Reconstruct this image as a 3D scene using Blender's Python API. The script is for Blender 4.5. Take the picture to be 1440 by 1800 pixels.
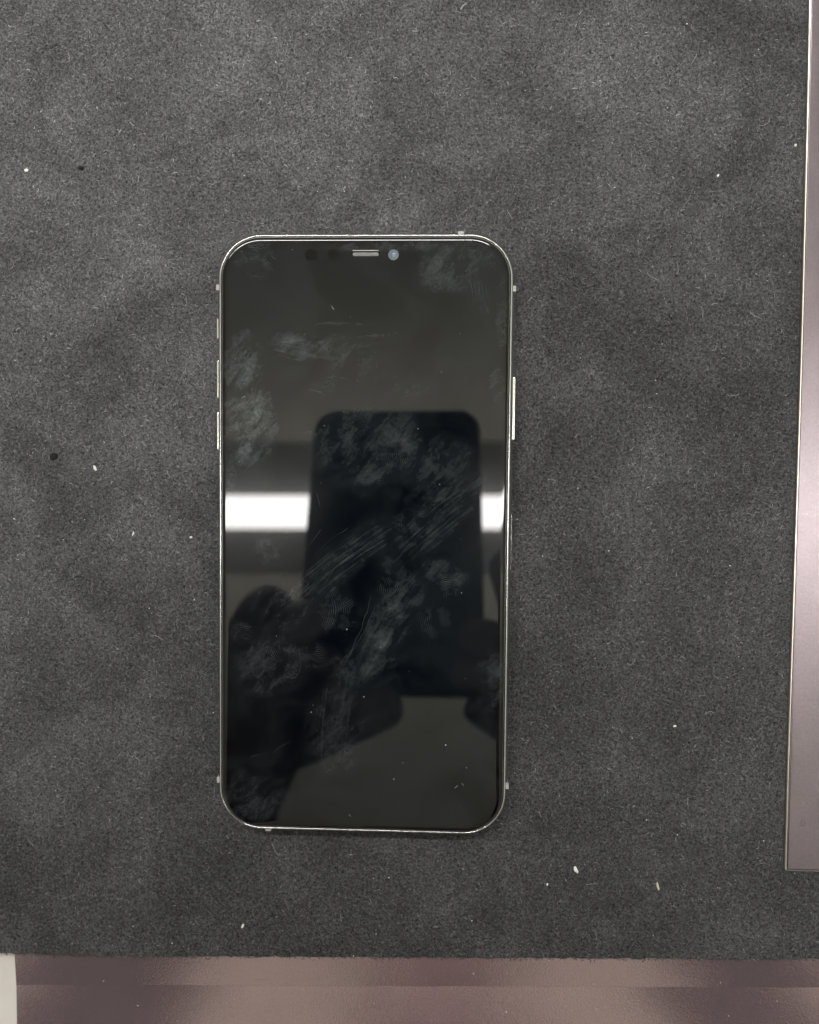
import bpy, bmesh, math, random
import numpy as np
from mathutils import Vector, Matrix
R = math.radians
MM = 0.001
sc = bpy.context.scene
C = sc.collection
for o in list(bpy.data.objects): bpy.data.objects.remove(o)

# ------------------------------------------------------------------ camera, light, exposure
CAM_H = 223.48 * MM
CAM_ROT = Matrix.Rotation(R(2.332), 3, 'Y') @ Matrix.Rotation(R(-2.604), 3, 'X')
cam_data = bpy.data.cameras.new('camera')
cam = bpy.data.objects.new('camera', cam_data); C.objects.link(cam)
cam.location = (0, 0, CAM_H)
cam.rotation_euler = CAM_ROT.to_euler()
cam_data.sensor_fit = 'HORIZONTAL'; cam_data.sensor_width = 36.0
cam_data.lens = 1444.0 / 1440.0 * 36.0
cam_data.clip_start = 0.002; cam_data.clip_end = 50
cam_data.dof.use_dof = True
cam_data.dof.focus_distance = 0.2175
cam_data.dof.aperture_fstop = cam_data.lens / 3.3          # a 3.3 mm entrance pupil
sc.camera = cam

world = bpy.data.worlds.new('World'); sc.world = world
world.use_nodes = True
wb = world.node_tree.nodes['Background']
wb.inputs['Color'].default_value = (1.0, 0.985, 0.955, 1)
wb.inputs['Strength'].default_value = 0.42                 # the evenly lit shop around the bench
LAMP_STRENGTH = 27.0                                        # the fluorescent tube seen in the glass
vs = sc.view_settings
vs.view_transform = 'Standard'; vs.look = 'None'; vs.exposure = 0.0; vs.gamma = 1.0
vs.use_curve_mapping = False
sc.render.engine = 'CYCLES'
sc.cycles.use_denoising = True
sc.cycles.max_bounces = 8
sc.cycles.sample_clamp_indirect = 6
sc.cycles.use_adaptive_sampling = False

rng = np.random.default_rng(11)
random.seed(5)

# ------------------------------------------------------------------ helpers
def tag(o, label=None, cat=None, group=None, kind=None):
    if label: o['label'] = label
    if cat: o['category'] = cat
    if group: o['group'] = group
    if kind: o['kind'] = kind
    return o

def mesh_obj(name, verts, faces, mat=None, parent=None, smooth=False):
    me = bpy.data.meshes.new(name)
    me.from_pydata([tuple(v) for v in verts], [], faces); me.update()
    if mat: me.materials.append(mat)
    if smooth: me.polygons.foreach_set('use_smooth', [True] * len(me.polygons))
    o = bpy.data.objects.new(name, me); C.objects.link(o)
    if parent: o.parent = parent
    return o

def bm_obj(name, bm, mat=None, parent=None, smooth=False):
    me = bpy.data.meshes.new(name)
    bmesh.ops.recalc_face_normals(bm, faces=bm.faces)
    if smooth:
        for f in bm.faces: f.smooth = True
    bm.to_mesh(me); bm.free()
    if mat: me.materials.append(mat)
    o = bpy.data.objects.new(name, me); C.objects.link(o)
    if parent: o.parent = parent
    return o

def empty(name, loc=(0, 0, 0), rz=0):
    o = bpy.data.objects.new(name, None); C.objects.link(o)
    o.location = loc; o.rotation_euler = (0, 0, rz); o.empty_display_size = 0.02
    return o

def rrect(w, l, r, seg=14, cx=0, cy=0):
    """counter-clockwise rounded rectangle, w by l, corner radius r"""
    r = max(r, 1e-6); pts = []
    for (sx, sy, a0) in ((1, 1, 0), (-1, 1, 90), (-1, -1, 180), (1, -1, 270)):
        for k in range(seg + 1):
            a = R(a0 + 90 * k / seg)
            pts.append((cx + sx * (w / 2 - r) + r * math.cos(a), cy + sy * (l / 2 - r) + r * math.sin(a)))
    return pts

def loft(rings, close_first=False, close_last=False):
    """rings: lists of 3D points of equal length"""
    n = len(rings[0]); v = [p for r_ in rings for p in r_]; f = []
    for i in range(len(rings) - 1):
        for k in range(n):
            a, b = i * n + k, i * n + (k + 1) % n
            f.append((a, b, b + n, a + n))
    if close_first: f.append(tuple(reversed(range(n))))
    if close_last: f.append(tuple(range((len(rings) - 1) * n, len(rings) * n)))
    return v, f

def add_box(bm, c, s, bev=0.0, seg=2, rot=None):
    r_ = bmesh.ops.create_cube(bm, size=1.0)
    m = Matrix.Translation(c) @ (rot.to_4x4() if rot else Matrix.Identity(4)) @ Matrix.Diagonal((*s, 1))
    bmesh.ops.transform(bm, matrix=m, verts=r_['verts'])
    if bev:
        ed = list({e for v in r_['verts'] for e in v.link_edges})
        bmesh.ops.bevel(bm, geom=ed, offset=bev, segments=seg, affect='EDGES', profile=0.5)

# small node language: expressions on sockets
class N:
    def __init__(s, t, sock): s.t, s.s = t, sock
    def _m(s, op, b=None, c=None, clamp=False):
        n = s.t.nodes.new('ShaderNodeMath'); n.operation = op; n.use_clamp = clamp
        for i, x in enumerate((s, b, c)):
            if x is None: continue
            if isinstance(x, N): s.t.links.new(x.s, n.inputs[i])
            else: n.inputs[i].default_value = x
        return N(s.t, n.outputs[0])
    def __add__(s, b): return s._m('ADD', b)
    __radd__ = __add__
    def __sub__(s, b): return s._m('SUBTRACT', b)
    def __mul__(s, b): return s._m('MULTIPLY', b)
    __rmul__ = __mul__
    def __truediv__(s, b): return s._m('DIVIDE', b)
    def mad(s, a, b): return s._m('MULTIPLY_ADD', a, b)
    def sin(s): return s._m('SINE')
    def sqrt(s): return s._m('SQRT')
    def abs(s): return s._m('ABSOLUTE')
    def max(s, b): return s._m('MAXIMUM', b)
    def min(s, b): return s._m('MINIMUM', b)
    def clamp(s): return s._m('ADD', 0.0, clamp=True)
    def rng(s, a, b, c=0.0, d=1.0, smooth=True):
        n = s.t.nodes.new('ShaderNodeMapRange'); n.interpolation_type = 'SMOOTHSTEP' if smooth else 'LINEAR'
        n.clamp = True
        s.t.links.new(s.s, n.inputs['Value'])
        for k, v in zip(('From Min', 'From Max', 'To Min', 'To Max'), (a, b, c, d)): n.inputs[k].default_value = v
        return N(s.t, n.outputs['Result'])

class Mat:
    def __init__(s, name):
        s.m = bpy.data.materials.new(name); s.m.use_nodes = True
        s.t = s.m.node_tree; s.p = s.t.nodes['Principled BSDF']
    def new(s, t): return s.t.nodes.new(t)
    def coord(s, kind='Object'): return s.new('ShaderNodeTexCoord').outputs[kind]
    def mapped(s, scale=(1, 1, 1), rot=(0, 0, 0), loc=(0, 0, 0), kind='Object', src=None):
        n = s.new('ShaderNodeMapping'); s.t.links.new(src or s.coord(kind), n.inputs['Vector'])
        n.inputs['Scale'].default_value = scale; n.inputs['Rotation'].default_value = rot
        n.inputs['Location'].default_value = loc
        return n.outputs[0]
    def noise(s, vec, scale, detail=2, rough=0.5, dist=0.0):
        n = s.new('ShaderNodeTexNoise'); s.t.links.new(vec, n.inputs['Vector'])
        n.inputs['Scale'].default_value = scale; n.inputs['Detail'].default_value = detail
        n.inputs['Roughness'].default_value = rough; n.inputs['Distortion'].default_value = dist
        return N(s.t, n.outputs['Fac'])
    def xyz(s, vec):
        n = s.new('ShaderNodeSeparateXYZ'); s.t.links.new(vec, n.inputs[0])
        return [N(s.t, n.outputs[i]) for i in range(3)]
    def mix(s, f, a, b):
        n = s.new('ShaderNodeMix'); n.data_type = 'RGBA'
        for k, x in ((0, f), (6, a), (7, b)):
            if isinstance(x, N): s.t.links.new(x.s, n.inputs[k])
            elif hasattr(x, 'is_linked'): s.t.links.new(x, n.inputs[k])
            elif k == 0: n.inputs[0].default_value = x
            else: n.inputs[k].default_value = (*x, 1) if len(x) == 3 else x
        return n.outputs[2]
    def bump(s, h, strength, dist):
        n = s.new('ShaderNodeBump'); s.t.links.new(h.s, n.inputs['Height'])
        n.inputs['Strength'].default_value = strength; n.inputs['Distance'].default_value = dist
        s.t.links.new(n.outputs[0], s.p.inputs['Normal']); return n.outputs[0]
    def set(s, **k):
        for a, v in k.items():
            i = s.p.inputs[a.replace('_', ' ')]
            if isinstance(v, N): s.t.links.new(v.s, i)
            elif hasattr(v, 'is_linked'): s.t.links.new(v, i)
            else: i.default_value = (*v, 1) if isinstance(v, tuple) and len(v) == 3 and i.type == 'RGBA' else v
        return s

def simple(name, col, rough=0.5, metal=0.0, var=0.12, scale=300.0, bump=0.0, **k):
    M = Mat(name)
    n = M.noise(M.coord(), scale, 3, 0.55)
    lo = tuple(c * (1 - var) for c in col); hi = tuple(min(1, c * (1 + var)) for c in col)
    M.set(Base_Color=M.mix(n, lo, hi), Roughness=n.rng(0.2, 0.8, rough * 0.9, rough * 1.1), Metallic=metal, **k)
    if bump: M.bump(n, bump, 0.0002)
    return M.m

# ------------------------------------------------------------------ materials
# charcoal felt: broad, brushed patches and a fine mottled nap
def felt_material(name, fibre=False):
    M = Mat(name); v = M.mapped(scale=(1000, 1000, 1000), kind='Object')
    broad = M.noise(v, 0.030, 4, 0.62, 0.6)
    mid = M.noise(v, 0.16, 4, 0.6, 0.4)
    tone = broad.mad(0.8, mid * 0.2).rng(0.36, 0.64, 0.76, 1.22, False)
    if fibre:
        a = M.new('ShaderNodeAttribute'); a.attribute_name = 'shade'
        base = N(M.t, a.outputs['Fac'])
    else:
        fine = M.noise(v, 1.6, 3, 0.7, 0.5)
        base = fine.rng(0.34, 0.68, 0.016, 0.15, False)
        M.bump(fine + M.noise(v, 0.9, 2) * 0.6, 0.9, 0.0004)
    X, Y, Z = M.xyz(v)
    corner_light = (Y * 0.8 - X * 0.6 + (broad - 0.5) * 160).rng(-70, 190, 0.86, 1.48)  # stronger light towards the upper left, put into the felt colour
    g = base * tone * corner_light
    cmb = M.new('ShaderNodeCombineColor')
    M.t.links.new((g * 0.985).s, cmb.inputs[0]); M.t.links.new((g * 1.0).s, cmb.inputs[1]); M.t.links.new((g * 1.03).s, cmb.inputs[2])
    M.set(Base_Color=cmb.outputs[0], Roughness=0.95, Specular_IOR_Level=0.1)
    return M.m
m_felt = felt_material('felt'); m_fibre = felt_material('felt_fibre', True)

def plate_material(name, col, rough, grain):
    M = Mat(name); v = M.mapped(scale=(1000, 1000, 1000))
    g1 = M.noise(v, grain, 3, 0.6, 0.8); g2 = M.noise(v, 0.05, 3, 0.6); g3 = M.noise(M.mapped(scale=(300, 2500, 1000)), 0.35, 3, 0.65)
    dirt = M.noise(v, 0.35, 5, 0.72).rng(0.60, 0.75)
    c1 = M.mix(g2, tuple(c * 0.82 for c in col), tuple(c * 1.12 for c in col))
    c2 = M.mix(g1.rng(0.3, 0.7, 0, 0.45), c1, tuple(c * 1.25 for c in col))
    sc1 = M.noise(M.mapped(scale=(60, 2200, 1000), rot=(0, 0, 0.5)), 1.0, 2, 0.5).rng(0.73, 0.78)
    sc2 = M.noise(M.mapped(scale=(2200, 80, 1000), rot=(0, 0, 0.25)), 1.0, 2, 0.5).rng(0.73, 0.78)
    c3 = M.mix((dirt * 0.35 + (sc1 + sc2) * 0.5).clamp(), c2, (0.42, 0.39, 0.37))
    M.set(Base_Color=c3, Metallic=0.85, Roughness=(g3 * 0.04 + g2 * 0.08 + rough).clamp())
    M.bump(g1, 0.22, 0.00012)
    return M.m
m_plate = plate_material('anodised_plate', (0.245, 0.207, 0.228), 0.25, 1.5)
m_tray = plate_material('brown_tray_metal', (0.66, 0.50, 0.52), 0.05, 2.2)
m_bare_edge = simple('bare_metal_edge', (0.72, 0.66, 0.58), 0.35, 0.9, scale=900)
m_stamp = simple('stamped_recess', (0.17, 0.14, 0.145), 0.5, 0.6, scale=2000)
m_table = simple('white_laminate', (0.64, 0.61, 0.565), 0.45, scale=60)

def steel_material():
    M = Mat('polished_steel'); v = M.mapped(scale=(1000, 1000, 1000))
    n = M.noise(v, 0.06, 3, 0.6)
    M.set(Base_Color=M.mix(n.rng(0.35, 0.7), (0.82, 0.83, 0.79), (0.70, 0.705, 0.67)), Metallic=1.0,
          Roughness=(n * 0.10 + 0.16))
    return M.m
m_steel = steel_material()
m_gasket = simple('black_gasket', (0.006, 0.006, 0.006), 0.6, scale=3000)
m_bezel = simple('satin_display_lip', (0.20, 0.195, 0.18), 0.30, 0.9, var=0.05, scale=40)
m_antenna = simple('antenna_plastic', (0.40, 0.40, 0.38), 0.5, scale=3000)
m_port = simple('dark_port', (0.01, 0.01, 0.01), 0.7, scale=3000)
m_back = simple('phone_back_glass', (0.05, 0.05, 0.05), 0.2, scale=400)

def grille_material():
    M = Mat('speaker_mesh'); v = M.mapped(scale=(1000, 1000, 1000))
    n = M.noise(v, 5.0, 3, 0.6)
    M.set(Base_Color=M.mix(n.rng(0.3, 0.7), (0.12, 0.12, 0.118), (0.26, 0.26, 0.255)), Roughness=0.55, Metallic=0.3)
    M.bump(n, 0.6, 0.0002)
    return M.m
m_grille = grille_material()

# positions in millimetres on the glass, from the middle of the phone
BLOT = [(-31.4,45.0,6.0,9.5,0,0.7),(-30.3,30.0,7.8,11.5,0,0.95),(23.73,71.06,11.23,6.74,20,0.4),(-13.93,49.49,11.23,3.89,-12,0.55),(7.48,75.88,19.46,1.5,0,0.35),(34.73,39.66,2.4,6.74,0,0.45),(-29.65,-71.04,10.48,8.23,0,0.3),(1.93,23.92,16.47,11.23,0,0.4),(20.65,16.64,11.98,10.48,0,0.35),(8.29,-21.06,5.69,12.72,-30,0.6),(-22.04,-17.75,8.23,8.23,0,0.4),(0.83,-34.12,11.23,5.99,0,0.35),(34.03,-38.05,4.79,8.98,0,0.3),(20.93,-8.79,7.49,3.29,-15,0.4),(3.29,42.46,29.94,7.49,0,0.16),(-6.68,-51.13,8.98,13.47,0,0.22),(-25.07,-34.61,10.48,8.98,0,0.3),(35.66,57.24,1.8,13.47,0,0.25),(-2.59,27.61,13.47,4.49,0,0.3),(-35.01,6.33,1.5,29.94,0,0.2),(-5.7,48.33,8.98,5.99,0,0.25)]
STRK = [(-5.4,-6.14,20.96,5.39,38,0.55),(20.77,6.2,19.46,6.29,40,0.42),(-14.68,49.49,11.98,2.99,-9,0.5),(-7.45,-49.61,14.97,5.99,84,0.28),(5.3,-24.91,16.47,3.89,60,0.4),(0.25,51.3,13.47,5.99,5,0.2),(30.44,63.06,8.98,2.1,-75,0.2)]
PRNT = [(-28.51,73.02,6.29,0.5),(-25.87,-3.39,5.39,0.5),(-6.84,-19.79,6.74,0.35),(-21.25,-33.77,7.49,0.45),(23.21,-11.32,4.79,0.4),(8.19,-10.03,6.74,0.35),(19.58,-21.64,5.99,0.25),(35.19,-35.75,4.49,0.4),(-31.96,-25.85,3.59,0.4),(1.25,14.22,4.79,0.3),(12.58,3.11,5.99,0.25),(-31.2,27.4,5.39,0.3),(-13.63,-31.34,5.09,0.3),(9.41,23.24,5.99,0.3)]
LINE = [(-13.95,56.27,2.44,56.01,0.389,0.45),(-14.49,39.12,-10.28,37.66,0.135,1.0),(-10.16,42.26,-0.88,41.41,0.12,0.5),(3.26,-14.63,-4.63,-35.45,0.165,0.7),(4.33,-16.58,-2.23,-31.13,0.135,0.4),(-30.27,-59.08,-24.27,-58.01,0.18,0.3),(-24.27,-58.01,-18.59,-54.17,0.21,0.5),(27.12,70.33,28.27,60.14,0.15,0.4),(-24.43,49.46,-17.67,48.0,0.21,0.5),(-23.68,48.27,-16.17,46.52,0.21,0.5),(-12.28,11.99,-11.51,8.09,0.135,0.6),(-15.09,-3.7,-11.18,2.38,0.12,0.6),(-13.73,-4.74,-3.19,3.68,0.135,0.4),(-14.46,-10.05,-2.4,-2.33,0.135,0.4),(-11.42,-13.04,-3.6,-4.16,0.12,0.4),(9.58,3.08,28.82,17.46,0.12,0.3),(8.16,-5.96,15.6,0.9,0.12,0.35),(-34.24,22.59,-31.2,24.11,0.12,0.35),(-32.11,16.9,-28.47,20.23,0.12,0.35),(-25.1,-12.48,-19.03,-7.08,0.12,0.3),(-23.68,51.23,-14.69,51.85,0.18,0.3)]

def glass_material():
    M = Mat('smudged_display_glass'); v = M.mapped(scale=(1000, 1000, 1000))
    X, Y, Z = M.xyz(v)
    wob = M.noise(v, 0.22, 3, 0.6)                         # bends ridges and lines
    wx = X + (wob - 0.5) * 1.6
    wy = Y + (M.noise(M.mapped(scale=(1000,)*3, loc=(31, 7, 0)), 0.22, 3, 0.6) - 0.5) * 1.6
    cloud = M.noise(M.mapped(scale=(650, 1450, 1000), src=M.mapped(rot=(0, 0, R(-48)))), 0.20, 7, 0.68, 0.25).rng(0.40, 0.70)
    grain = M.noise(v, 1.1, 4, 0.7, 0.3).rng(0.36, 0.74)
    cloud2 = M.noise(M.mapped(scale=(1000,)*3, loc=(71, 37, 0)), 0.33, 5, 0.65, 0.3).rng(0.44, 0.64)
    patch = cloud * (grain * 0.6 + 0.4)
    def frame(cx, cy, a):
        c, s_ = math.cos(R(a)), math.sin(R(a))
        dx, dy = X - cx, Y - cy
        return dx.mad(c, dy * s_), dy.mad(c, dx * -s_)
    total = None
    def acc(x):
        nonlocal total
        total = x if total is None else total + x
    bl = None
    for cx, cy, rx, ry, a, am in BLOT:
        if a: u, w = frame(cx, cy, a); u = u * (1 / rx); w = w * (1 / ry)
        else: u = wx.mad(1 / rx, -cx / rx); w = wy.mad(1 / ry, -cy / ry)
        d = u.mad(u, w * w)
        f = d.rng(0.15, 1.35, am, 0.0)
        bl = f if bl is None else bl.max(f)
    acc(bl * patch * 1.35)
    for i, (cx, cy, rx, ry, a, am) in enumerate(STRK):
        u, w = frame(cx, cy, a)
        u2 = u * (1 / rx); w2 = w * (1 / ry)
        d = u2.mad(u2, w2 * w2)
        cv = M.new('ShaderNodeCombineXYZ')
        M.t.links.new((u * 0.045).s, cv.inputs[0]); M.t.links.new(w.mad(1.25, u * u * 0.004).s, cv.inputs[1]); cv.inputs[2].default_value = i * 3.7
        n = M.noise(cv.outputs[0], 1.0, 4, 0.7).rng(0.42, 0.72)
        acc(d.rng(0.1, 1.2, am, 0.0) * (n * 0.95 + 0.16) * (cloud2 * 0.6 + 0.4))
    for i, (cx, cy, r_, am) in enumerate(PRNT):
        a = (i * 47) % 180
        c, s_ = math.cos(R(a)), math.sin(R(a))
        dx, dy = wx - cx, wy - cy
        u = dx.mad(c, dy * s_); w = dy.mad(c, dx * -s_)
        d = u.mad(u, w * w).sqrt()
        w2 = w * 1.25 + 0.85 * r_
        ridge = u.mad(u, w2 * w2).sqrt().mad(2 * math.pi / 0.58, wob * 7.0).sin().rng(-0.2, 0.9)
        acc(d.rng(r_ * 0.3, r_ * 1.1, am * 1.5, 0.0) * ridge * (cloud2 * 0.85 + 0.08))
    ln = None
    for x0, y0, x1, y1, wd, am in LINE:
        L = math.hypot(x1 - x0, y1 - y0); a = math.degrees(math.atan2(y1 - y0, x1 - x0))
        c, s_ = (x1 - x0) / L, (y1 - y0) / L; cx, cy = (x0 + x1) / 2, (y0 + y1) / 2
        u = wx.mad(c, wy * s_) - (c * cx + s_ * cy)
        w = wy.mad(c, wx * -s_) - (c * cy - s_ * cx)
        w = w + u * u * (0.16 / L)
        f = w.abs().rng(wd * 0.35, wd * 1.1, am, 0.0) * u.abs().rng(L * 0.28, L * 0.55, 1.0, 0.0)
        ln = f if ln is None else ln.max(f)
    acc(ln * (cloud * 0.5 + 0.22))
    haze = M.noise(v, 0.045, 4, 0.62, 0.5).rng(0.40, 0.62, 0.0, 0.075)
    sm = (total + haze).clamp()
    # lit area of the display under the glass is a shade greyer than the printed black border
    ax = (X.abs() - 28.0).max(0.0); ay = (Y.abs() - 68.4).max(0.0)
    disp = (ax.mad(ax, ay * ay).sqrt()).rng(7.0, 7.3, 1.0, 0.0)
    black = M.mix(disp, (0.0006, 0.0007, 0.0009), (0.0007, 0.0020, 0.0038))
    col = M.mix(sm, black, (0.084, 0.097, 0.104))
    M.set(Base_Color=col, Roughness=0.20, Specular_IOR_Level=0.045, Coat_Weight=1.0, Coat_IOR=1.50,
          Coat_Roughness=sm.rng(0.0, 0.6, 0.006, 0.05, False))
    return M.m
m_glass = glass_material()
m_sensor = simple('sensor_black', (0.0010, 0.0010, 0.0012), 0.35, scale=2000, Specular_IOR_Level=0.0, Coat_Weight=1.0, Coat_IOR=1.485)

# ------------------------------------------------------------------ setting: white table under everything
bm = bmesh.new(); add_box(bm, (-0.02, 0.0, -0.0160), (0.70, 0.62, 0.020), 0.002)
tag(bm_obj('table_top', bm, m_table), kind='structure')

# ------------------------------------------------------------------ brown metal tray beneath the mat, with a lower flange and a raised lip
def tray():
    root = empty('metal_tray', (0, 0, -0.006))
    tag(root, 'brownish purple metal strip with stepped lip below the felt mat', 'metal strip')
    a = math.atan2(5.24, 232.7)                            # the step is not quite square to the picture
    rotm = Matrix.Rotation(a, 3, 'Z')
    x0, x1 = -123.5, 190.0
    def strip(name, prof, mat):
        n = 60; rings = []
        for i in range(n + 1):
            x = x0 + (x1 - x0) * i / n
            yc = -145.2 + math.tan(a) * x
            j = 0.06 * math.sin(x * 0.31) + 0.05 * math.sin(x * 1.13 + 1)
            rings.append([Vector((x, yc + y + (j if abs(y) < 1 else 0), z + 6.0)) * MM for y, z in prof])
        v, f = loft(rings, True, True)
        o = mesh_obj(name, v, f, mat, root)
        return o
    flange = [(90, -3.02), (9.5, -3.05), (0.05, -3.62), (0.05, -5.9), (90, -5.9)]
    lip = [(0.03, -3.61), (-24, -3.44), (-24, -5.9), (0.03, -5.9)]
    strip('flange', flange, m_tray); strip('lip', lip, m_tray)
    return root
tray()

# ------------------------------------------------------------------ felt mat
MAT_EDGE = [(-200, -136.9), (-126, -136.64), (-117, -136.75), (-96.4, -136.67), (-67, -136.19), (-9.1, -135.02), (40, -134.1), (103, -132.74), (190, -131.0)]
def edge_y(x):
    xs, ys = zip(*MAT_EDGE)
    return np.interp(x, xs, ys)
def felt_mat():
    root = empty('felt_mat', (0, 0, -0.003))
    tag(root, 'charcoal grey felt work mat lying under the phone', 'mat')
    xs = np.linspace(-200, 190, 900)
    jag = np.convolve(rng.normal(0, 1, xs.size + 8), np.ones(5) / 5, 'same')[4:-4] * 0.22 + 0.10 * np.sin(xs * 0.9)
    ye = edge_y(xs) + jag
    rows = [(0, 0, 0.0), (0.0, 0.15, -2.95), (0.0, -0.02, -2.2), (0, -0.02, -0.8), (0, 0.12, -0.2), (0, 0.5, -0.02)]
    top = [[Vector((x, 190, -2.95)) * MM for x in xs]]
    top.append([Vector((x, 190, 0)) * MM for x in xs])
    for t in (0.66, 0.33, 0.1):
        top.append([Vector((x, y + (190 - y) * t, 0)) * MM for x, y in zip(xs, ye)])
    for dy, z in ((0.6, 0.0), (0.18, -0.12), (0.0, -0.6), (0.0, -2.3), (0.2, -2.95)):
        top.append([Vector((x, y + dy + (0.12 * math.sin(x * 5.1 + z * 9) if z < -0.3 else 0), z)) * MM for x, y in zip(xs, ye)])
    n = len(xs); v = [p + Vector((0, 0, 0.003)) for r_ in top for p in r_]; f = []
    for i in range(len(top) - 1):
        for k in range(n - 1):
            f.append((i * n + k, (i + 1) * n + k, (i + 1) * n + k + 1, i * n + k + 1))
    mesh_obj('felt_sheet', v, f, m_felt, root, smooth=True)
    # the nap: short fibres lying every way, one mass
    K = 420000
    x = rng.uniform(-150, 128, K); y = rng.uniform(-138, 150, K)
    keep = y > edge_y(x) + rng.normal(0.0, 0.25, K)
    inside = (np.abs(x + 21.4) < 35) & (np.abs(y + 16.5) < 74)
    under = (x > 97) & (y > -104)
    keep &= ~inside & ~under
    x, y = x[keep], y[keep]; K = x.size
    flow = 0.9 * np.sin(x * 0.045 + 1.3 * np.sin(y * 0.03)) + 0.8 * np.sin(y * 0.05 + x * 0.02)
    th = flow + rng.normal(0, 1.1, K)
    ln = rng.gamma(4.0, 0.15, K) + 0.25
    wd = rng.uniform(0.08, 0.17, K)
    curl = rng.normal(0, 0.7, K)
    lift = rng.uniform(0.02, 0.28, K)
    z0 = rng.uniform(-0.03, 0.05, K)
    V = np.zeros((K, 3, 2, 3), np.float32)
    for i, t in enumerate((0.0, 0.5, 1.0)):
        a = th + curl * t
        px = x + np.cos(a) * ln * (t - 0.5); py = y + np.sin(a) * ln * (t - 0.5)
        pz = z0 + lift * (1 - (2 * t - 0.9) ** 2) + 0.02
        w = wd * (1.0 if i < 2 else 0.45) * 0.5
        for s_, k in ((-1, 0), (1, 1)):
            V[:, i, k, 0] = px - np.sin(a) * w * s_
            V[:, i, k, 1] = py + np.cos(a) * w * s_
            V[:, i, k, 2] = pz + 3.0
    V *= MM
    base = (np.arange(K) * 6)[:, None]
    q = np.concatenate([base + np.array([0, 1, 3, 2]), base + np.array([2, 3, 5, 4])], 1).reshape(-1)
    me = bpy.data.meshes.new('nap')
    me.vertices.add(K * 6); me.vertices.foreach_set('co', V.reshape(-1))
    me.loops.add(q.size); me.loops.foreach_set('vertex_index', q.astype(np.int32))
    me.polygons.add(K * 2); me.polygons.foreach_set('loop_start', np.arange(0, q.size, 4, dtype=np.int32))
    me.update(calc_edges=True)
    sh = np.clip(rng.lognormal(math.log(0.083), 0.50, K), 0.015, 0.55)
    at = me.attributes.new('shade', 'FLOAT', 'POINT'); at.data.foreach_set('value', np.repeat(sh, 6).astype(np.float32))
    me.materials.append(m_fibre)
    o = bpy.data.objects.new('nap', me); C.objects.link(o); o.parent = root
    tag(o, kind='stuff')
felt_mat()

# ------------------------------------------------------------------ metal plate on the right edge of the mat
def plate():
    root = empty('metal_plate', (0.1135, -0.107, 0.0))
    tag(root, 'mauve grey metal plate lying on the mat at the right edge', 'metal plate')
    L = lambda pts: [(Vector((x, y, 0)) - Vector((113.5, -107, 0))) for x, y in pts]
    outline = L([(94.35, 190), (94.55, 100), (94.35, 40), (94.05, 5), (93.7, -30), (93.15, -75), (93.02, -104), (93.05, -107.25), (93.3, -107.50), (135, -107.9), (135, 190)])
    n = len(outline); cen = Vector((1.0, 120, 0))
    def ring(ins, z):
        out = []
        for i in range(n):
            a, b, c = outline[i - 1], outline[i], outline[(i + 1) % n]
            d1 = (b - a).normalized(); d2 = (c - b).normalized()
            nn = (Vector((-d1.y, d1.x, 0)) + Vector((-d2.y, d2.x, 0)))
            nn = nn / max(nn.length_squared / 2, 1e-6)
            p = b + nn * ins
            out.append(Vector((p.x, p.y, z)) * MM)
        return out
    v, f = loft([ring(0.0, 0.25), ring(0.0, 0.95), ring(0.10, 1.12), ring(0.34, 1.17), ring(0.38, 0.9)], True, False)
    mesh_obj('rim', v, f, m_bare_edge, root)
    v, f = loft([ring(0.46, 0.6), ring(0.48, 1.13), ring(0.54, 1.21), ring(0.7, 1.24)], True, True)
    mesh_obj('face', v, f, m_plate, root)
    # small stamped D
    bm = bmesh.new()
    def stroke(pts, w=0.16, z0=1.243, z1=1.275):
        ps = [Vector((p[0], p[1], 0)) for p in pts]
        for a, b in zip(ps, ps[1:]):
            d = (b - a).normalized(); nn = Vector((-d.y, d.x, 0)) * w / 2
            q = [a - nn - d * w * 0.3, b - nn + d * w * 0.3, b + nn + d * w * 0.3, a + nn - d * w * 0.3]
            lo = [bm.verts.new(Vector((p.x, p.y, z0)) * MM) for p in q]; hi = [bm.verts.new(Vector((p.x, p.y, z1)) * MM) for p in q]
            bm.faces.new(hi)
            for k in range(4): bm.faces.new((lo[k], lo[(k + 1) % 4], hi[(k + 1) % 4], hi[k]))
    ox, oy = 97.36 - 113.5, -94.2 + 107
    arc = [(ox - 0.35 + 1.0 * math.sin(R(t)), oy + 0.75 * math.cos(R(t))) for t in range(0, 181, 15)]
    stroke([(ox - 0.35, oy - 0.75), (ox - 0.35, oy + 0.75)]); stroke(arc)
    bm_obj('stamped_letter', bm, m_stamp, root)
plate()

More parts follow.
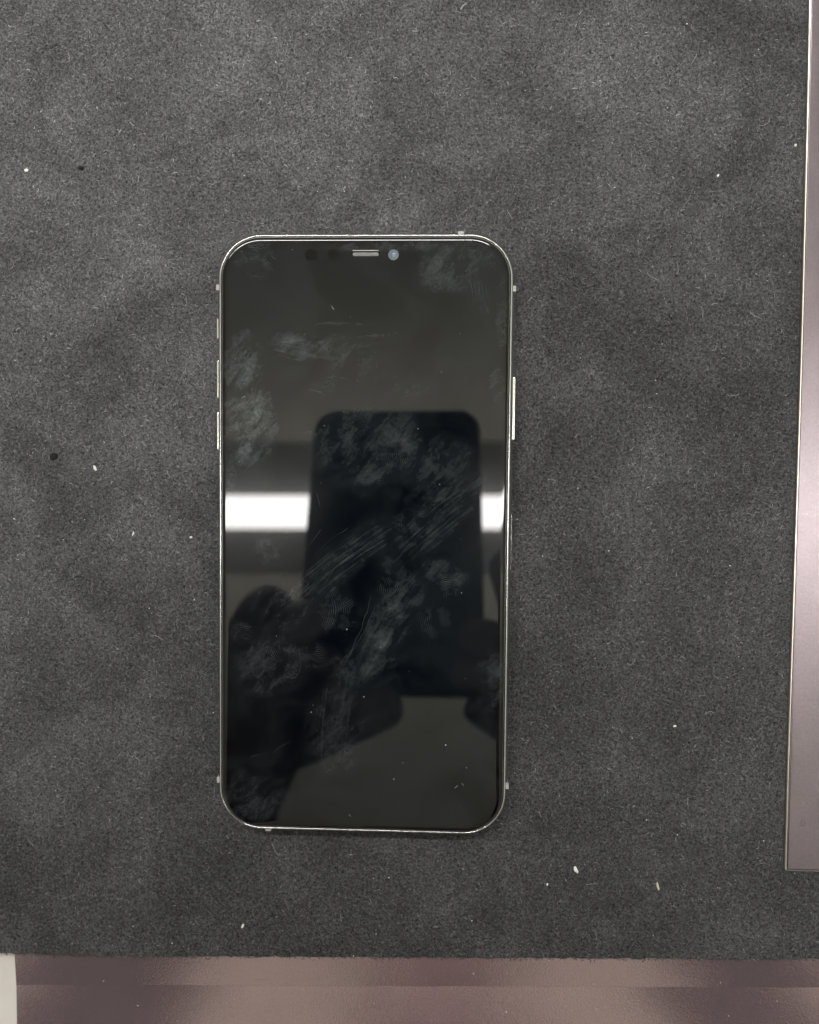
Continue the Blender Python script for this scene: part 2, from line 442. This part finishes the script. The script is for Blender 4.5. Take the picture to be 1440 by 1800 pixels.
# ------------------------------------------------------------------ the phone
PW, PL, PR = 78.6, 160.2, 12.0
PHONE = empty('smartphone', (-21.1 * MM, -16.7 * MM, 0.0), -0.0093)
tag(PHONE, 'smudged black smartphone with silver frame, screen off, lying on felt', 'smartphone')
ZB = 0.22                                                   # rests on the nap
def pr_ring(ins, z, seg=18):
    return [Vector((x, y, z + ZB)) * MM for x, y in rrect(PW - 2 * ins, PL - 2 * ins, max(PR - ins, 0.4), seg)]
def phone_body():
    prof = [(3.2, 0.0), (1.9, 0.25), (0.9, 0.9), (0.25, 2.0), (0.03, 3.2), (0.0, 3.9), (0.03, 4.6), (0.22, 5.6), (0.55, 6.35),
            (0.86, 6.80), (1.06, 6.96), (1.18, 7.0), (1.27, 6.97), (1.33, 6.88), (1.35, 6.2)]
    v, f = loft([pr_ring(i, z) for i, z in prof])
    mesh_obj('frame', v, f, m_steel, PHONE, True)
    v, f = loft([pr_ring(1.32, 6.55), pr_ring(1.60, 6.6)])
    mesh_obj('gasket', v, f, m_gasket, PHONE)
    v, f = loft([pr_ring(1.52, 6.4), pr_ring(1.52, 7.0), pr_ring(1.57, 7.12), pr_ring(1.66, 7.16), pr_ring(1.75, 7.10), pr_ring(1.77, 6.7)])
    mesh_obj('display_lip', v, f, m_bezel, PHONE, True)
    v, f = loft([pr_ring(3.3, 0.03), pr_ring(3.0, 0.02)], True, False)
    mesh_obj('back_panel', v, f, m_back, PHONE)
    # front glass with a rounded edge and real openings
    ZT = 7.92
    eprof = [(1.80, 6.7), (1.80, 7.25), (1.85, 7.46), (1.98, 7.65), (2.20, 7.80), (2.53, 7.885), (2.98, 7.915), (3.48, ZT)]
    v, f = loft([pr_ring(i, z) for i, z in eprof])
    n = len(pr_ring(2, 0))
    bm = bmesh.new()
    bv = [bm.verts.new(p) for p in v]
    for q in f:
        fc = bm.faces.new([bv[i] for i in q]); fc.smooth = True
    bm.verts.ensure_lookup_table()
    loops = [[bm.verts.new(bv[-n + k].co) for k in range(n)]]   # own copy: keeps the flat glass truly flat
    holes = [rrect(7.72, 1.78, 0.80, 8, 0.24, 74.15)]
    for cx, r_ in ((7.49, 1.38), (-14.0, 1.65), (-8.2, 1.5)):
        holes.append([(cx + r_ * math.cos(2 * math.pi * k / 40), 73.7 + r_ * math.sin(2 * math.pi * k / 40)) for k in range(40)])
    for h in holes: loops.append([bm.verts.new(Vector((x, y, ZT + ZB)) * MM) for x, y in h])
    edges = []
    for lp in loops:
        for k in range(len(lp)): edges.append(bm.edges.new((lp[k], lp[(k + 1) % len(lp)])))
    bmesh.ops.triangle_fill(bm, use_beauty=True, use_dissolve=False, edges=edges, normal=(0, 0, 1))
    for h, lp in zip(holes, loops[1:]):
        lo = [bm.verts.new(Vector((x, y, ZT - 0.5 + ZB)) * MM) for x, y in h]
        for k in range(len(lp)):
            bm.faces.new((lp[k], lp[(k + 1) % len(lp)], lo[(k + 1) % len(lp)], lo[k]))
    glass = bm_obj('screen', bm, m_glass, PHONE)
    glass['label'] = 'black glass screen with fingerprints and wiping streaks'
    # earpiece: rim highlight modelled as a pale strip, recessed mesh
    def slot(ins, z): return [Vector((x, y, z + ZB)) * MM for x, y in rrect(7.72 - 2 * ins, 1.78 - 2 * ins, 0.80 - ins, 8, 0.24, 74.15)]
    ear = empty('earpiece'); ear.parent = PHONE
    v, f = loft([slot(-0.05, ZT + 0.004), slot(-0.02, ZT + 0.03), slot(0.10, ZT + 0.02), slot(0.16, ZT - 0.08), slot(0.16, ZT - 0.4)])
    mesh_obj('rim', v, f, m_gasket, ear, True)
    v, f = loft([[Vector((x, y + 0.10, ZT - 0.16 + ZB)) * MM for x, y in rrect(7.2, 0.30, 0.15, 6, 0.24, 74.74)],
                 [Vector((x, y + 0.10, ZT - 0.02 + ZB)) * MM for x, y in rrect(7.1, 0.26, 0.13, 6, 0.24, 74.74)]], False, True)
    mesh_obj('rim_highlight_edge', v, f, m_antenna, ear)
    v, f = loft([[Vector((x, y, ZT - 0.3 + ZB)) * MM for x, y in rrect(6.8, 0.94, 0.3, 6, 0.24, 73.92)],
                 [Vector((x, y, ZT - 0.12 + ZB)) * MM for x, y in rrect(6.7, 0.90, 0.28, 6, 0.24, 73.92)]], False, True)
    mesh_obj('mesh_grille', v, f, m_grille, ear)
    v, f = loft([slot(0.02, ZT - 0.42), slot(0.06, ZT - 0.42)], True, True)
    mesh_obj('slot_floor', v, f, m_gasket, ear)
    # front camera: rings and lens
    camr = empty('front_camera'); camr.parent = PHONE
    def disc(name, cx, r_, z, mat, parent, dome=0.0):
        rings = [[Vector((cx + r_ * s_ * math.cos(2 * math.pi * k / 40), 73.7 + r_ * s_ * math.sin(2 * math.pi * k / 40), z + dome * (1 - s_ * s_) + ZB)) * MM for k in range(40)] for s_ in (1, 0.8, 0.55, 0.25, 0.02)]
        v, f = loft(rings, False, True)
        return mesh_obj(name, v, f, mat, parent, True)
    m1 = simple('camera_cover', (0.080, 0.105, 0.130), 0.35, scale=1500, Coat_Weight=1.0)
    m2 = simple('camera_barrel', (0.06, 0.09, 0.13), 0.3, scale=1500, Coat_Weight=1.0)
    m3 = simple('camera_lens', (0.13, 0.22, 0.34), 0.15, scale=1500, Coat_Weight=1.0)
    disc('cover_ring', 7.49, 1.37, ZT - 0.02, m1, camr); disc('barrel', 7.52, 0.85, ZT - 0.012, m2, camr, 0.02); disc('lens', 7.6, 0.50, ZT + 0.012, m3, camr, 0.05)
    disc('sensor_window', -14.0, 1.645, ZT - 0.012, m_sensor, PHONE); disc('sensor_window', -8.2, 1.495, ZT - 0.012, m_sensor, PHONE)
    # side buttons, sim tray, antenna bands
    def side(name, sx, y0, y1, proud, mat, z=3.9, h=2.6, d=2.0):
        bm = bmesh.new()
        add_box(bm, Vector((sx * (PW / 2 + proud - d / 2), (y0 + y1) / 2, z + ZB)) * MM, Vector((d, abs(y1 - y0), h)) * MM, 0.32 * MM if proud > 0.2 else 0.1 * MM, 3)
        return bm_obj(name, bm, mat, PHONE)
    side('mute_switch', -1, 57.9, 52.4, 0.42, m_steel)
    side('volume_button', -1, 46.9, 36.7, 0.42, m_steel); side('volume_button', -1, 33.1, 22.95, 0.40, m_steel)
    side('side_button', 1, 42.8, 26.1, 0.50, m_steel)
    side('sim_tray', 1, 6.7, -8.2, -0.04, m_steel, 3.9, 2.2)
    for sx, y in ((-1, 65.7), (1, 65.4), (-1, -66.4), (1, -66.2)):
        side('antenna_band', sx, y - 0.75, y + 0.75, 0.13, m_antenna, 4.2, 4.4, 1.0)
    for sy, x in ((1, 24.9), (-1, -25.4)):
        bm = bmesh.new()
        add_box(bm, Vector((x, sy * (PL / 2 + 0.08 - 0.5), 4.2 + ZB)) * MM, Vector((1.5, 1.0, 4.4)) * MM, 0.15 * MM, 2)
        bm_obj('antenna_band', bm, m_antenna, PHONE)
    # charging port and speaker holes in the bottom edge
    bm = bmesh.new(); add_box(bm, Vector((0, -PL / 2 + 0.45, 3.9 + ZB)) * MM, Vector((8.6, 1.0, 2.4)) * MM, 0.45 * MM, 3)
    bm_obj('charging_port', bm, m_port, PHONE)
phone_body()

# ------------------------------------------------------------------ overhead: ceiling and fluorescent lamp (seen in the glass)
m_ceil = simple('white_ceiling', (0.60, 0.575, 0.475), 0.9, scale=6)
bm = bmesh.new(); add_box(bm, (-0.1, -0.2, 1.70), (4.4, 4.4, 0.04))
tag(bm_obj('ceiling', bm, m_ceil), kind='structure')
def lamp(loc, half, label, lit, shade, m_housing, ez):
    root = empty('ceiling_lamp', loc)
    tag(root, label, 'lamp')
    prof = [(-shade / 2, ez), (-0.032, 0.002), (0.032, 0.002), (shade / 2, ez), (shade / 2, ez + 0.002), (0.03, max(ez, 0.02) + 0.003), (-0.03, max(ez, 0.02) + 0.003), (-shade / 2, ez + 0.002)]
    v, f = loft([[Vector((x, y, z)) for y, z in prof] for x in (-half - 0.05, half + 0.05)], True, True)
    mesh_obj('housing', v, f, m_housing, root)
    rings = []
    for x in (-half, half):
        rings.append([Vector((x, 0.034 * math.cos(2 * math.pi * k / 24), -0.038 + 0.034 * math.sin(2 * math.pi * k / 24))) for k in range(24)])
    v, f = loft(rings, True, True); mesh_obj('tube', v, f, lit, root, True)
    for sx in (-1, 1):
        bm = bmesh.new(); add_box(bm, (sx * (half + 0.016), 0, -0.03), (0.03, 0.05, 0.07), 0.006)
        bm_obj('end_cap', bm, m_cap, root)
        bm = bmesh.new(); add_box(bm, (sx * half * 0.8, 0, (1.68 - loc[2] + max(ez, 0.02)) / 2), (0.008, 0.008, 1.68 - loc[2] - max(ez, 0.02)))
        bm_obj('hanger_rod', bm, m_cap, root)
def lit_material(name, k):
    M = Mat(name); M.set(Base_Color=(0.9, 0.9, 0.88), Emission_Color=(1.0, 0.985, 0.95, 1), Emission_Strength=k)
    nz = M.noise(M.coord(), 8, 2); M.set(Roughness=nz.rng(0, 1, 0.4, 0.5)); return M.m
m_housing = simple('lamp_housing', (0.60, 0.59, 0.54), 0.5, scale=20); m_cap = simple('lamp_cap', (0.6, 0.6, 0.58), 0.4, scale=40)
lamp((0.22, -0.078, 1.53), 1.05, 'long fluorescent lamp directly overhead, mirrored in the phone screen', lit_material('lit_tube', LAMP_STRENGTH), 0.30, m_housing, 0.144)
lamp((-0.40, 0.95, 1.53), 0.75, 'fluorescent lamp out of view beyond the top of the mat', lit_material('lit_bright_tube', LAMP_STRENGTH * 2.3), 0.50, simple('dark_lamp_shade', (0.06, 0.06, 0.055), 0.6, scale=20), -0.03)

# ------------------------------------------------------------------ the camera phone held above, mirrored in the glass
def held_phone():
    root = empty('held_phone', cam.location)
    root.rotation_euler = CAM_ROT.to_euler()
    tag(root, 'dark navy phone held overhead, mirrored in the screen', 'smartphone')
    m = simple('navy_case', (0.012, 0.017, 0.028), 0.55, scale=300)
    def ring(w, l, r_, z): return [Vector((x, y, z)) * MM for x, y in [(q[0] + (33 - q[1]) / 154 * (-14.5 if q[0] < -24.4 else 4.0), q[1]) for q in rrect(w, l, r_, 10, -24.4, -43.8)]]
    v, f = loft([ring(83, 151, 9, 2.2), ring(86.5, 154.2, 11, 3.2), ring(87, 154.8, 11.2, 6), ring(86.5, 154.2, 11, 10.6), ring(84, 152, 10, 11.6)], True, True)
    mesh_obj('case', v, f, m, root, False)
    def island(w, z): return [Vector((x, y, z)) * MM for x, y in rrect(w, w, 8, 8, -5.5, 8.0)]
    v, f = loft([island(37, 2.6), island(36.5, 1.4), island(35, 1.1)], False, True)
    isl = mesh_obj('camera_island', v, f, simple('island_glass', (0.01, 0.012, 0.016), 0.15, scale=300), root)
    ml = simple('lens_black', (0.003, 0.003, 0.004), 0.05, scale=300)
    for x, y in ((0, 0), (0, 16), (-14.5, 8)):
        rg = [[Vector((x + r_ * math.cos(2 * math.pi * k / 28), y + r_ * math.sin(2 * math.pi * k / 28), z)) * MM for k in range(28)] for r_, z in ((6.6, 1.3), (6.5, 0.75), (5.6, 0.7), (5.4, 0.95))]
        v, f = loft(rg, False, True); mesh_obj('lens', v, f, ml, isl)
    rg = [[Vector((-19.5 + 2.4 * s_ * math.cos(2 * math.pi * k / 24), 17.6 + 4.2 * s_ * math.sin(2 * math.pi * k / 24), z)) * MM for k in range(24)] for s_, z in ((1, 2.4), (1, 0.95), (0.7, 0.85))]
    v, f = loft(rg, False, True); mesh_obj('flash', v, f, simple('flash_cover', (0.85, 0.80, 0.68), 0.3, scale=300), isl)
held_phone()

# ------------------------------------------------------------------ the photographer: dark sleeves and two hands around the held phone
def person():
    root = empty('person', (0, -0.62, -0.30))
    tag(root, 'person in dark sleeves holding a phone overhead, mirrored in the screen', 'person')
    m_skin = simple('skin', (0.15, 0.098, 0.09), 0.5, scale=200, Subsurface_Weight=0.05)
    m_cloth = simple('dark_purple_knit', (0.022, 0.016, 0.026), 0.9, scale=500, bump=0.5)
    off = Vector((0, 0.62, 0.30))
    V, E, RAD = [], [], []
    def node(p, r_, prev=None):
        V.append(Vector(p) * MM + off); RAD.append(r_ * MM * (1.12 if p[1] > -200 else 1.0))
        if prev is not None: E.append((prev, len(V) - 1))
        return len(V) - 1
    def chain(start, pts):
        k = start
        for p, r_ in pts: k = node(p, r_, k)
        return k
    pelvis = node((0, -640, -230), 150)
    chest = chain(pelvis, [((0, -640, -60), 140), ((0, -630, 120), 150), ((0, -615, 240), 130)])
    neck = chain(chest, [((0, -595, 330), 58), ((0, -570, 400), 55)])
    chain(neck, [((0, -545, 450), 78), ((0, -520, 520), 88), ((0, -520, 590), 76)])
    arms = {}
    # left arm (picture left), wrist and palm
    ls = chain(chest, [((-160, -610, 250), 75), ((-215, -560, 190), 58), ((-255, -440, 130), 48), ((-218, -335, 190), 56), ((-146, -238, 222), 39), ((-113, -182, 228), 27)])
    lp = chain(ls, [((-104, -146, 228), 26), ((-95, -112, 226), 24)])
    chain(lp, [((-103, -94, 227), 19), ((-97, -74, 224), 14.5), ((-82, -62, 219), 11.5)])                  # index
    chain(lp, [((-86, -88, 216), 14), ((-72, -74, 211), 12.5), ((-56, -76, 211), 9.5)])                     # middle
    chain(lp, [((-86, -104, 212), 12), ((-68, -97, 209), 10), ((-50, -94, 210), 9)])                      # ring
    chain(lp, [((-78, -119, 212), 11), ((-62, -114, 210), 9), ((-46, -112, 211), 8)])                     # little
    chain(ls, [((-88, -150, 229), 18), ((-60, -136, 230), 14), ((-38, -128, 230), 12), ((-20, -122, 230), 10)])  # thumb
    rs = chain(chest, [((160, -610, 250), 75), ((215, -560, 190), 58), ((250, -440, 130), 48), ((200, -330, 185), 42), ((120, -240, 218), 32), ((78, -190, 226), 25)])
    rp = chain(rs, [((56, -154, 227), 26), ((50, -118, 226), 24)])
    chain(rp, [((46, -82, 228), 12.5), ((38, -56, 226), 11.5), ((30, -38, 223), 10)])
    chain(rp, [((42, -92, 217), 11.5), ((24, -84, 211), 10), ((6, -80, 211), 9)])
    chain(rp, [((38, -110, 213), 11), ((20, -103, 210), 9.5), ((3, -99, 210), 8.5)])
    chain(rp, [((36, -132, 217), 12), ((22, -122, 214), 9.5), ((12, -116, 213), 8)])
    chain(rs, [((56, -132, 241), 15), ((38, -110, 247), 11.5), ((18, -94, 248), 10), ((4, -84, 246), 9)])
    me = bpy.data.meshes.new('body'); me.from_pydata([tuple(v) for v in V], E, []); me.update()
    me.materials.append(m_cloth)
    o = bpy.data.objects.new('body', me); C.objects.link(o); o.parent = root
    md = o.modifiers.new('skin', 'SKIN'); md.use_smooth_shade = True
    ly = me.skin_vertices[0] if me.skin_vertices else None
    if ly is None:
        bm = bmesh.new(); bm.from_mesh(me); bm.verts.layers.skin.verify(); bm.to_mesh(me); bm.free(); ly = me.skin_vertices[0]
    for i, r_ in enumerate(RAD):
        ly.data[i].radius = (r_, r_); ly.data[i].use_root = (i == 0)
    sb = o.modifiers.new('smooth', 'SUBSURF'); sb.levels = 2; sb.render_levels = 2
    # bake, then give hands and head skin, the rest cloth
    dg = bpy.context.evaluated_depsgraph_get()
    me2 = bpy.data.meshes.new_from_object(o.evaluated_get(dg)); o.modifiers.clear(); o.data = me2
    me2.materials.clear(); me2.materials.append(m_cloth); me2.materials.append(m_skin)
    for pl in me2.polygons:
        c = (Vector(pl.center) - off) / MM
        pl.material_index = 1 if (c.y > -176 or c.z > 372) else 0
        pl.use_smooth = True
    # hair cap, ears and nose
    mh = simple('dark_hair', (0.012, 0.010, 0.009), 0.5, scale=800)
    bm = bmesh.new(); bmesh.ops.create_icosphere(bm, subdivisions=3, radius=1)
    for v in bm.verts:
        v.co = Vector((v.co.x * 92, v.co.y * 96 - 534, v.co.z * 84 + 570 + max(0, -v.co.y) * -22)) * MM + off
        v.co += Vector((random.uniform(-1, 1), random.uniform(-1, 1), random.uniform(-1, 1))) * 0.003
    bm_obj('hair', bm, mh, root, True)
person()

# ------------------------------------------------------------------ crumbs and lint, each bigger one a thing of its own
m_crumb = simple('white_crumb', (0.82, 0.81, 0.76), 0.6, scale=2000)
m_yel = simple('pale_yellow_sliver', (0.66, 0.62, 0.40), 0.6, scale=2000)
m_dark = simple('dark_fluff', (0.006, 0.006, 0.006), 0.9, scale=2000)
def crumb(name, x, y, l, w, h, ang, mat, label, cat, bend=0.0, z=0.16):
    bm = bmesh.new(); bmesh.ops.create_icosphere(bm, subdivisions=2, radius=0.5)
    for v in bm.verts:
        j = 1 + random.uniform(-0.16, 0.16)
        t = v.co.x * 2
        v.co = Vector((v.co.x * l * j, (v.co.y * w * j) + bend * t * t, max(v.co.z, -0.35) * h * j)) * MM
    o = bm_obj(name, bm, mat)
    o.location = (x * MM, y * MM, (z + h * 0.35) * MM); o.rotation_euler = (0, 0, R(ang))
    return tag(o, label, cat)
crumb('crumb', 36.74, -108.7, 2.2, 1.05, 0.7, -60, m_crumb, 'largest white crumb on the felt below the phone', 'crumb', 0.15)
crumb('splinter', 59.13, -112.9, 2.6, 0.62, 0.5, -78, m_yel, 'pale yellow sliver on the felt near the plate corner', 'splinter', 0.12)
crumb('crumb', -95.9, 1.8, 1.7, 0.75, 0.5, -65, m_crumb, 'white double crumb on the felt left of the phone', 'crumb')
crumb('crumb', -85.5, -16.3, 1.35, 0.45, 0.4, 68, m_crumb, 'thin curved white crumb left of the phone screen\'s bright reflection', 'crumb', 0.12)
crumb('fluff', -107.5, 5.1, 2.3, 1.8, 0.6, 20, m_dark, 'round black fluff spot on the felt at the far left', 'fluff')
crumb('crumb', -56.0, -126.7, 1.35, 0.65, 0.5, 65, m_crumb, 'white crumb on the felt just above the brown strip', 'crumb')
crumb('crumb', -113.5, 82.8, 1.2, 0.9, 0.5, 10, m_crumb, 'small white crumb on the felt at upper left', 'crumb')
crumb('crumb', -69.4, -17.2, 0.75, 0.6, 0.5, 30, m_crumb, 'tiny white crumb with dark fluff close to the phone\'s left edge', 'crumb')
crumb('fluff', -98.4, 83.2, 1.7, 1.1, 0.5, 0, m_dark, 'small black fluff spot on the felt at upper left', 'fluff')
crumb('crumb', 28.98, -113.0, 0.7, 0.5, 0.4, 60, m_crumb, 'tiny white crumb left of the largest crumb', 'crumb')
crumb('crumb', 92.1, 86.2, 0.8, 0.6, 0.4, 60, m_crumb, 'small white crumb on the felt beside the plate at upper right', 'crumb')
crumb('crumb', 72.25, 78.7, 0.8, 0.55, 0.4, 70, m_crumb, 'small white crumb on the felt at upper right, away from the plate', 'crumb')
crumb('crumb', 63.1, -68.3, 0.9, 0.5, 0.4, 10, m_crumb, 'small white crumb on the felt between phone and plate', 'crumb')

def specks(name, pts, size, mat, label, cat, parent=None):
    """a scatter of tiny dust grains as one mass"""
    vs_, fs = [], []
    for x, y, z in pts:
        s_ = size * random.lognormvariate(0, 0.45); a = random.uniform(0, 6.28); e = random.uniform(0.5, 1.0)
        b = len(vs_)
        for k in range(5):
            t = a + k * 1.2566; rr = s_ * random.uniform(0.7, 1.2)
            dx, dy = rr * math.cos(t), rr * math.sin(t) * e
            vs_.append(Vector((x + dx, y + dy, z)) * MM)
        vs_.append(Vector((x, y, z + s_ * 0.8)) * MM)
        for k in range(5): fs.append((b + k, b + (k + 1) % 5, b + 5))
    o = mesh_obj(name, vs_, fs, mat, parent)
    if parent: o['kind'] = 'stuff'
    else: tag(o, label, cat, kind='stuff')
    return o
pts = []
while len(pts) < 170:
    x, y = random.uniform(-140, 93), random.uniform(-135, 140)
    if abs(x + 21.4) < 39.5 and abs(y + 16.5) < 80.5: continue
    pts.append((x, y, 0.17))
specks('dust_specks', pts, 0.115, m_crumb, 'fine white dust specks scattered over the dark felt', 'dust')
pts = [(random.uniform(-122, 120), random.uniform(-168, -140), -2.84) for _ in range(50)]
pts = [(x, y, -3.55 if y < -146 + 0.0225 * x else -3.4) for x, y, z in pts]
specks('strip_dust', pts, 0.13, m_crumb, 'white dust specks on the brown metal strip', 'dust')
pts = [(random.uniform(-34, 34), random.uniform(-76, 76), 0) for _ in range(38)]
m_dust = simple('pale_dust', (0.62, 0.64, 0.64), 0.8, scale=2000)
gd = []
for x, y, z in pts:
    c, s_ = math.cos(-0.0093), math.sin(-0.0093)
    gd.append((-21.38 + c * x - s_ * y, -16.6 + s_ * x + c * y, 8.143))
specks('screen_dust', gd, 0.085, m_dust, 'tiny pale dust specks on the phone screen', 'dust')

def hair(pts_list, rad, mat, name, label, cat):
    vs_, fs = [], []
    for pts in pts_list:
        n = len(pts); b = len(vs_)
        for i, p in enumerate(pts):
            d = (pts[min(i + 1, n - 1)] - pts[max(i - 1, 0)]).normalized(); nn = Vector((-d.y, d.x, 0))
            for q in (nn * rad, Vector((0, 0, rad)), -nn * rad): vs_.append((p + q) * MM)
        for i in range(n - 1):
            for k in range(2):
                a = b + i * 3 + k; fs.append((a, a + 1, a + 4, a + 3))
    tag(mesh_obj(name, vs_, fs, mat), label, cat, kind='stuff')
m_lint = simple('pale_lint', (0.42, 0.41, 0.38), 0.9, scale=2000)
def curl(x, y, L, z=0.22):
    a = random.uniform(0, 6.28); k = random.gauss(0, 0.9); n = 9; out = []; p = Vector((x, y, z))
    for i in range(n):
        out.append(p.copy()); a += k * L / n * 0.5 + random.gauss(0, 0.22)
        p = p + Vector((math.cos(a), math.sin(a), random.uniform(-0.02, 0.02))) * (L / n)
    return out
cs = []
while len(cs) < 40:
    x, y = random.uniform(-130, 90), random.uniform(-133, 132)
    if abs(x + 21.4) < 44 and abs(y + 16.5) < 85: continue
    cs.append(curl(x, y, random.uniform(1.5, 5)))
hair(cs, 0.04, m_lint, 'lint_fibres', 'fine pale lint hairs curled on the dark felt', 'lint')
cd = []
while len(cd) < 60:
    x, y = random.uniform(-130, 90), random.uniform(-133, 132)
    if abs(x + 21.4) < 44 and abs(y + 16.5) < 85: continue
    cd.append(curl(x, y, random.uniform(1.0, 3.5), 0.2))
hair(cd, 0.07, m_dark, 'dark_lint', 'short black lint threads on the grey felt', 'lint')
sh_ = []
for x, y in ((4.0, -82.5), (5.6, -82.6), (-62.0, -45.0), (-24.5, -91.5), (-29.0, 44.0), (-52.0, 20.5)):
    sh_.append([p + Vector((0, 0, 0)) for p in curl(x, y, random.uniform(0.8, 1.4), 8.17)])
hair(sh_, 0.03, m_dust, 'screen_lint', 'tiny pale hairs stuck to the phone screen', 'lint')
